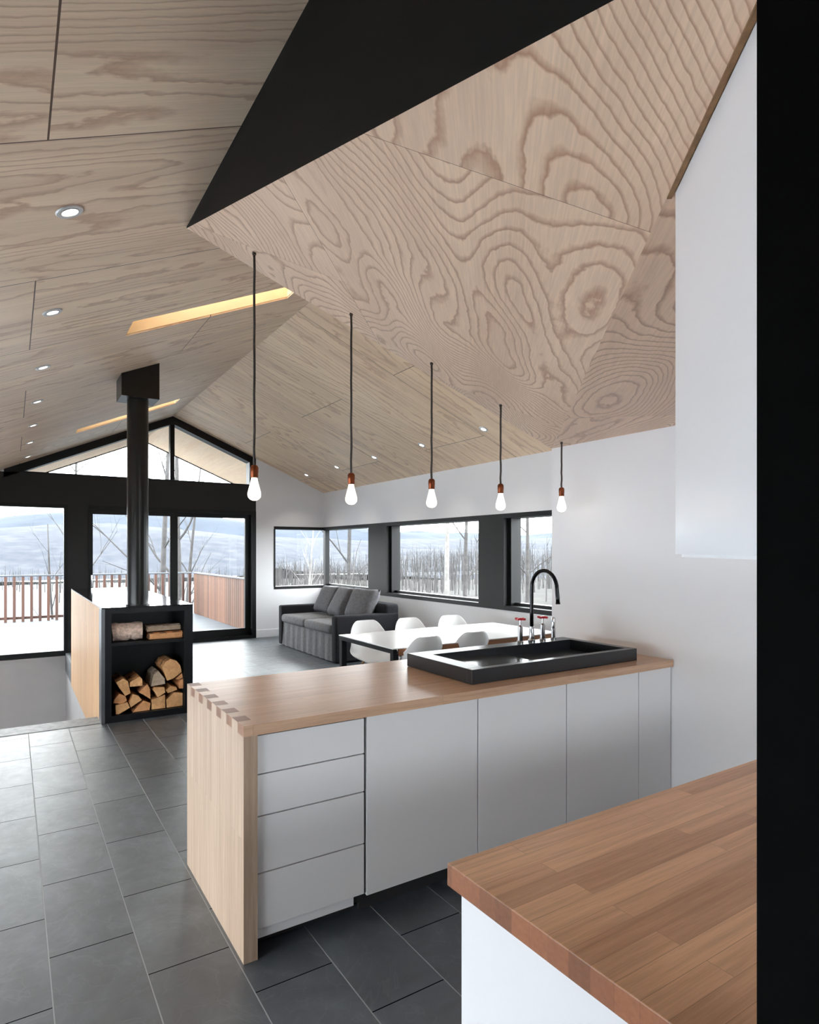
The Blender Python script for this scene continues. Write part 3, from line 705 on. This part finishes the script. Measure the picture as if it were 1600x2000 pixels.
# ------------------------------------------------------------------ recessed downlights
def downlight(x, y, side, lab):
    zf = zl if side < 0 else zr; ang = -math.atan(mL) if side < 0 else math.atan(mR)
    r = thing('downlight', lab, 'lamp', (x, y, zf(x)), 0, 'recessed downlights')
    r.rotation_euler = (0, ang, 0)
    bm = NB(); lathe(bm, [(.036, -.001), (.040, -.006), (.050, -.006), (.054, -.001)], 28); lathe(bm, [(.030, -.003), (.032, -.007), (.037, -.007), (.0365, -.003)], 28); smooth_by_angle(link('trim_ring', bm, 'trimring', r))
    bm = NB(); lathe(bm, [(.0, -.003), (.029, -.004), (.029, -.0015), (.0, -.001)], 24); link('lens', bm, 'lamp', r)
    ld = bpy.data.lights.new('downlight_beam', 'SPOT'); ld.energy = DOWNLIGHT; ld.color = (1, .9, .76); ld.spot_size = radians(95); ld.spot_blend = .6; ld.shadow_soft_size = .025
    lo = bpy.data.objects.new('downlight_beam', ld); COL.objects.link(lo); lo.parent = r; lo.location = (0, 0, -.02); lo.rotation_euler = (0, -ang, 0)
ordl = ['largest recessed downlight nearest the camera on the left slope', 'second recessed downlight of the left slope row, below the nearest', 'third recessed downlight of the left slope row', 'fourth downlight of the left slope row, left of the flue box', 'fifth downlight of the left slope row', 'sixth downlight of the left slope row', 'last downlight of the left slope row, nearest the glazed gable']
for k, y in enumerate([2.80, 4.03, 5.28, 6.52, 7.77, 9.02, 10.4]): downlight(.192, y, -1, ordl[k])
ordr = ['nearest downlight on the right slope, left of the fourth pendant', 'second downlight on the right slope, beside the middle pendant cord', 'third downlight on the right slope', 'fourth downlight on the right slope, above the second pendant bulb', 'farthest downlight on the right slope, near the corner of the room']
for k, y in enumerate([5.43, 6.68, 7.93, 9.18, 10.42]): downlight(4.472, y, 1, ordr[k])

# ------------------------------------------------------------------ sofa
def cushion_mesh(sx, sy, sz, puff=.35, n=12):
    """pillow of size sx*sy (square), thickness sz, centred, lying in XY"""
    bm = NB(); grid = {}
    for s in (1, -1):
        for i in range(n+1):
            for j in range(n+1):
                u, v = i/n*2-1, j/n*2-1
                e = (1-u**4)*(1-v**4)
                t = sz/2*max(0, e)**puff
                pin = 1 - .06*(u*u*(1-abs(v))+v*v*(1-abs(u)))
                if s == -1 and (i in (0, n) or j in (0, n)): grid[s, i, j] = grid[1, i, j]; continue
                grid[s, i, j] = bm.verts.new((u*sx/2*pin, v*sy/2*pin, s*t))
    for s in (1, -1):
        for i in range(n):
            for j in range(n):
                q = [grid[s, i, j], grid[s, i+1, j], grid[s, i+1, j+1], grid[s, i, j+1]]
                bm.faces.new(q if s == 1 else q[::-1])
    return bm
SFX, SFY = 3.80, 7.82          # front-near corner; sofa runs in +Y, back towards +X
r = thing('sofa', 'charcoal slipcovered two seat sofa under the corner window', 'sofa', (SFX, SFY, 0))
SL, SD = 2.22, 1.05
bm = NB(); box(bm, .03, SD, .16, SL-.16, .02, .40, .02); link('base', bm, 'fabric', r)
bm = NB()
nseg = 60
for i in range(nseg):
    y0 = .15 + (SL-.30)*i/nseg; y1 = .15 + (SL-.30)*(i+1)/nseg
    x0 = .012*sin(i*.9)+.006*sin(i*2.3); x1 = .012*sin((i+1)*.9)+.006*sin((i+1)*2.3)
    vs = [bm.verts.new(p) for p in ((.015+x0, y0, .012), (.015+x1, y1, .012), (.028, y1, .40), (.028, y0, .40))]
    bm.faces.new(vs)
link('skirt', bm, 'fabric', r, True)
for y0 in (0, SL-.16):
    bm = NB(); box(bm, 0, SD-.02, y0, y0+.16, .015, .665, .028, 3); smooth_by_angle(link('arm', bm, 'fabric_shaded', r))
bm = NB(); box(bm, SD-.24, SD, .02, SL-.02, .02, .80, .05, 3); smooth_by_angle(link('back', bm, 'fabric_shaded', r))
for k in range(2):
    y0 = .165 + k*(SL-.33)/2; ln = (SL-.33)/2
    bm = NB(); box(bm, -.02, SD-.26, y0+.004, y0+ln-.004, .395, .53, .045, 4)
    for v in bm.verts:
        u = (v.co.x+.02)/(SD-.24)*2-1; q = (v.co.y-y0)/ln*2-1
        if v.co.z > .46: v.co.z += .022*(1-u*u)*(1-q*q)
    smooth_by_angle(link('seat_cushion', bm, 'fabric', r), 60)
def pillow(x, y, z, rx, ry, rz, sx, sy, sz, lab):
    bm = cushion_mesh(sx, sy, sz)
    o = link('cushion', bm, 'pillow', None, True); o.location = (x, y, z); o.rotation_euler = (rx, ry, rz)
    tag(o, lab, 'cushion', 'cushions along the sofa back'); return o
pillow(4.47, 9.52, .765, 0, radians(-62), radians(6), .50, .56, .17, 'grey cushion at the far end of the sofa')
pillow(4.46, 8.98, .765, 0, radians(-60), radians(-4), .52, .58, .18, 'grey cushion in the middle of the sofa')
pillow(4.50, 8.36, .775, 0, radians(-64), radians(8), .50, .64, .19, 'grey cushion at the near end of the sofa')

# ------------------------------------------------------------------ dining table and chairs
r = thing('dining_table', 'long white topped dining table behind the island', 'table', (2.75, 4.55, 0))
TL, TW = 2.0, 1.05
bm = NB(); box(bm, 0, TL, 0, TW, .733, .742, .001); link('tabletop', bm, 'table_white', r)
for y in (.002, TW-.024):
    bm = NB(); box(bm, .06, TL-.06, y, y+.022, .675, .7328); link('apron', bm, 'table_wood', r)['label'] = 'brown wooden edge under the white top'
for x in (.002, TL-.042):
    bm = NB(); box(bm, x, x+.04, .004, TW-.004, .694, .7328); link('end_rail', bm, 'black_steel', r)
for x in (.005, TL-.06):
    for y in (.005, TW-.06):
        bm = NB(); box(bm, x, x+.055, y, y+.055, 0, .6935, .003); link('leg', bm, 'black_steel', r)
def chair(label):
    r = thing('dining_chair', label, 'chair', (0, 0, 0), 0, 'white shell chairs at the dining table')
    # faces +Y; shell profile from front lip over the seat up the back
    prof = [(.235, .425), (.20, .445), (.12, .44), (0, .425), (-.10, .425), (-.165, .45), (-.205, .52), (-.23, .62), (-.25, .72), (-.262, .80), (-.268, .835)]
    wid = [.19, .205, .22, .23, .235, .235, .23, .222, .205, .165, .11]
    lift = [.0, .01, .03, .05, .06, .07, .07, .06, .045, .03, .02]
    bm = NB(); rows = []; m = 12
    for (y, z), wd, lf in zip(prof, wid, lift):
        row = []
        for k in range(m+1):
            u = k/m*2-1; e = abs(u)**2.6
            back = z > .47
            row.append(bm.verts.new((u*wd, y + (e*lf*1.3 if back else 0), z + (0 if z > .62 else e*lf*1.2))))
        rows.append(row)
    for a, b in zip(rows, rows[1:]):
        for k in range(m): bm.faces.new((a[k], a[k+1], b[k+1], b[k]))
    o = link('shell', bm, 'chair_white', r, True)
    sd = o.modifiers.new('thick', 'SOLIDIFY'); sd.thickness = .008; sd.offset = 0
    ss = o.modifiers.new('sub', 'SUBSURF'); ss.levels = 1; ss.render_levels = 2
    for sx in (-1, 1):
        for sy in (-1, 1):
            bm = NB(); tube(bm, [(sx*.10, sy*.09-.01, .425), (sx*.20, sy*.19-.01, .0)], [.013, .009], 10); link('leg', bm, 'chair_leg', r, True)
    bm = NB()
    for s in (-1, 1): tube(bm, [(s*.115, -.10, .40), (-s*.165, .165, .19)], .004, 6); tube(bm, [(s*.105, .09, .40), (s*.165, -.165, .19)], .004, 6)
    link('brace', bm, 'gunmetal', r)
    return r
clabs = ['white shell chair on the far side of the table in front of the sofa', 'white shell chair on the far side of the table, between two others', 'white shell chair on the far side of the table, nearest the faucet', 'white shell chair on the near side of the table, left of its pair', 'white shell chair on the near side of the table, right of its pair']
c0 = chair(clabs[0]); c0.location = (3.20, 5.63, 0); c0.rotation_euler = (0, 0, pi)
dup(c0, (3.73, 5.60, 0), pi+.04, clabs[1]); dup(c0, (4.27, 5.56, 0), pi-.05, clabs[2])
dup(c0, (3.06, 4.73, 0), .05, clabs[3]); dup(c0, (3.63, 4.76, 0), -.04, clabs[4])

# ------------------------------------------------------------------ outside: deck, railing, fence
bm = NB(); box(bm, -4.5, 4.3, 11.26, 17.5, -.25, -.10); struct('deck', bm, 'deckboard')
r = thing('deck_railing', 'slatted cedar railing along the far edge of the deck', 'railing', (0, 17.33, -.1))
bm = NB(); box(bm, -4.4, 4.10, -.04, .07, 1.07, 1.105, .004); link('top_rail', bm, 'railcap', r)
bm = NB(); box(bm, -4.4, 4.10, .02, .055, .06, .12); link('bottom_rail', bm, 'slat', r)
sl0 = None; k = 0; x = -4.3
while x < 4.1:
    if sl0 is None:
        bm = NB(); box(bm, -.03, .03, -.035, .02, .0, 1.07, .003); sl0 = link('slat', bm, 'slat', r); s = sl0
    else: s = sl0.copy(); COL.objects.link(s); s.parent = r
    s.location = (x, 0, 0); x += .174
r = thing('side_fence', 'close boarded cedar fence on the right edge of the deck', 'fence', (4.17, 11.5, -.1))
bm = NB(); box(bm, -.05, .06, 0, 5.8, 1.075, 1.105, .004); link('top_rail', bm, 'railcap', r)
bm = NB(); box(bm, .0, .04, 0, 5.8, .1, .16); box(bm, .0, .04, 0, 5.8, .9, .96); link('back_rail', bm, 'slat', r)
f0 = None
for k in range(38):
    if f0 is None: bm = NB(); box(bm, -.025, -.001, .004, .146, .0, 1.075, .002); f0 = link('board', bm, 'fence', r); s = f0
    else: s = f0.copy(); COL.objects.link(s); s.parent = r
    s.location = (0, k*.152, 0)

# ------------------------------------------------------------------ outside: land, hills, woods, trees
def fbm(x, y, s): return noise.fractal(Vector((x*s, y*s, 3.7)), 1.0, 2.0, 4)
def ground_z(x, y):
    d = sqrt(x*x+(y-5)**2)
    z = -3.2 - .6*max(0, (y-18))*.05
    z += fbm(x, y, .02)*1.2
    return z
bm = NB(); nx, ny = 60, 60; g = []
for j in range(ny+1):
    row = []
    for i in range(nx+1):
        x = -160+420*i/nx; y = -60+420*j/ny
        row.append(bm.verts.new((x, y, ground_z(x, y))))
    g.append(row)
for j in range(ny):
    for i in range(nx): bm.faces.new((g[j][i], g[j][i+1], g[j+1][i+1], g[j+1][i]))
struct('ground', bm, 'snow', None, True)
bm = NB(); g = []
for j in range(41):
    row = []
    for i in range(41):
        y = -50+290*j/40; x = 10 + max(0, y-12)*.34 + 150*i/40
        row.append(bm.verts.new((x, y, ground_z(x, y) + .25 + .012*150*i/40)))
    g.append(row)
for j in range(40):
    for i in range(40): bm.faces.new((g[j][i], g[j][i+1], g[j+1][i+1], g[j+1][i]))
struct('ground_woods', bm, 'wood_floor', None, True)
bm = NB(); box(bm, -26, -4.6, -14, 30, -2.6, -.45); box(bm, -4.6, XL-.25, -14, 11.1, -2.6, -.45); struct('ground_snow_bounce', bm, 'snow_bounce')  # unseen snow bank added to bounce light up to the ceiling
def range_mesh(y0, y1, x0, x1, base, prof, rough, n=120, m=14):
    """a range of hills running along X between depths y0..y1 with crest heights prof(x)"""
    bm = NB(); g = []
    for j in range(m+1):
        v = j/m; row = []
        for i in range(n+1):
            x = x0+(x1-x0)*i/n; y = y0+(y1-y0)*v
            hcr = prof(x)
            z = base + (hcr-base)*(sin(v*pi*.5)**1.2) + fbm(x, y, rough[0])*rough[1]*(.3+v)
            row.append(bm.verts.new((x, y, z)))
        g.append(row)
    for j in range(m):
        for i in range(n): bm.faces.new((g[j][i], g[j][i+1], g[j+1][i+1], g[j+1][i]))
    return bm
def far_prof(x): return 39 + 34*math.exp(-((x-150)/150)**2) + 10*math.exp(-((x-560)/130)**2) - 12*math.exp(-((x+120)/120)**2)
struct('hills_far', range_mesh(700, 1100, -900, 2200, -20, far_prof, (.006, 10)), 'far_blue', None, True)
def mid_prof(x): return 8 + 9*math.exp(-((x-40)/90)**2) + 6*math.exp(-((x-420)/140)**2)
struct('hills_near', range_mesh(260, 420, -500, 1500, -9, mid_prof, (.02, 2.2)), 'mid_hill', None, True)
# hill on the right of the house
bm = NB(); g = []
for j in range(13):
    row = []
    for i in range(81):
        y = -80+520*i/80; x = 95+130*j/12; v = j/12
        z = -6 + (7.5+3*fbm(0, y, .02))*sin(v*pi/2) + fbm(x, y, .05)*1.0
        row.append(bm.verts.new((x, y, z)))
    g.append(row)
for j in range(12):
    for i in range(80): bm.faces.new((g[j][i], g[j][i+1], g[j+1][i+1], g[j+1][i]))
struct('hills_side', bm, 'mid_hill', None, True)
# leafless woods: uncountable thin stems on the slopes
def stem_into(bm, x, y, z, h, r, rr, nb=3):
    lean = Vector((rr.uniform(-.06, .06), rr.uniform(-.06, .06), 1))
    p0 = Vector((x, y, z-.3)); p1 = p0+lean*h
    tube(bm, [p0, p0.lerp(p1, .55), p1], [r, r*.65, r*.12], 3, False)
    for k in range(nb):
        t = rr.uniform(.35, .9); b = p0.lerp(p1, t); a = rr.uniform(0, 2*pi); ln = h*rr.uniform(.12, .3)*(1.15-t)*1.6
        tip = b+Vector((cos(a)*ln*.6, sin(a)*ln*.6, ln))
        tube(bm, [b, tip], [r*.38, r*.08], 3, False)
rr = random.Random(11); bm = NB()
for k in range(2600):
    # right-hand side wood
    y = rr.uniform(-5, 190); x = rr.uniform(38, 150)
    if y/x > 3.0 or y/x < .55: continue
    stem_into(bm, x, y, ground_z(x, y) if x < 95 else -4, rr.uniform(5.0, 7.6), rr.uniform(.05, .11), rr)
for k in range(700):
    x = rr.uniform(-40, 150); y = rr.uniform(70, 230)
    if x < 5 and y < 120: continue
    stem_into(bm, x, y, ground_z(x, y), rr.uniform(4, 6.0), rr.uniform(.06, .12), rr, 2)
o = link('woods', bm, 'near_wood'); tag(o, 'grey leafless wood on the slopes outside the windows', 'woods', None, 'stuff')

def branch_rec(bm, p, d, ln, r, depth, rr, spread=.5, up=.25):
    n = 5; pts = [p.copy()]; rs = [r]
    q = p.copy(); dd = d.copy()
    for k in range(n):
        dd = (dd + Vector((rr.uniform(-1, 1), rr.uniform(-1, 1), rr.uniform(-.4, .9)*up*2))*.16).normalized()
        q = q + dd*ln/n; pts.append(q.copy()); rs.append(r*(1-.72*(k+1)/n))
    tube(bm, pts, rs, 6 if depth > 1 else 4, False)
    if depth <= 0: return
    nb = rr.randint(2, 3) if depth > 1 else rr.randint(2, 3)
    for k in range(nb):
        i = rr.randint(1, n); a = rr.uniform(0, 2*pi); s = spread*rr.uniform(.7, 1.3)
        o = dd.orthogonal().normalized(); o = Matrix.Rotation(a, 3, dd) @ o
        nd = (dd*cos(s)+o*sin(s)+Vector((0, 0, up*.5))).normalized()
        branch_rec(bm, pts[i], nd, ln*rr.uniform(.45, .7), rs[i]*.62, depth-1, rr, spread, up)
def tree(name, x, y, z, h, r, seed, mat, lab, lean=(0, 0), levels=3, spread=.55, split=.4):
    t = thing(name, lab, 'tree', (x, y, z), 0, 'bare trees around the house')
    rr = random.Random(seed); bm = NB(); pts = []; rs = []
    n = 8
    for k in range(n+1):
        f = k/n; pts.append(Vector((lean[0]*f*h+.03*h*.2*sin(f*5+seed), lean[1]*f*h+.03*h*.2*cos(f*4+seed), f*h-.4*(1-f)))); rs.append(r*(1-.78*f))
    tube(bm, pts, rs, 9); link('trunk', bm, mat, t, True)
    bm = NB()
    for k in range(7):
        f = split+(1-split)*(k+rr.random()*.8)/7; i = min(n, max(1, int(f*n)))
        a = k*2.4+rr.random(); d = Vector((cos(a)*sin(spread*1.3), sin(a)*sin(spread*1.3), cos(spread*1.3)))
        branch_rec(bm, pts[i], d, h*rr.uniform(.15, .28)*(1.25-f*.5), rs[i]*.45, levels-1, rr, spread)
    link('branches', bm, mat, t)
    return t
# points beyond the glazing (x, y): in line with what shows in each opening
tree('bare_tree', 3.95, 20.5, -3.4, 10.5, .13, 3, 'tree', 'dark bare tree with twisting trunk behind the clerestory mullion', (.02, .0), 3, .6, .3)
tree('bare_tree', 4.85, 22.0, -3.4, 11.0, .15, 8, 'tree', 'dark bare tree just right of the clerestory mullion', (-.01, .0), 3, .5, .3)
tree('bare_tree', 1.95, 25.0, -3.4, 10.5, .10, 21, 'tree', 'slim bare tree showing in the left tip of the clerestory', (.0, .0), 3, .6, .4)
tree('bare_tree', 1.15, 19.3, -3.4, 5.7, .06, 14, 'tree', 'small crooked bare sapling at the left deck window edge', (-.06, .0), 2, .5, .45)
tree('bare_tree', 5.2, 24.0, -3.4, 8.5, .10, 33, 'tree', 'thin leaning bare tree beyond the sliding door', (.10, .0), 3, .45, .35)
tree('birch_tree', 8.1, 19.6, -3.4, 5.8, .08, 5, 'birch', 'white leaning birch stem in the corner window', (.10, .0), 2, .4, .6)
tree('bare_tree', 9.2, 18.0, -3.4, 9.5, .11, 17, 'tree', 'dark forked bare tree in the window beside the corner', (.0, .0), 3, .55, .42)
tree('bare_tree', 13.2, 18.0, -3.4, 12.5, .12, 29, 'birch', 'pale straight tree trunk in the middle of the long window', (.0, .0), 3, .45, .55)
tree('bare_tree', 12.0, 15.5, -3.4, 11.0, .09, 41, 'tree', 'slim grey tree at the right end of the long window', (.02, .0), 3, .45, .45)
tree('bare_tree', 12.4, 13.0, -3.4, 9.0, .09, 55, 'tree', 'spreading bare tree in the window behind the faucet', (-.02, .0), 3, .7, .4)
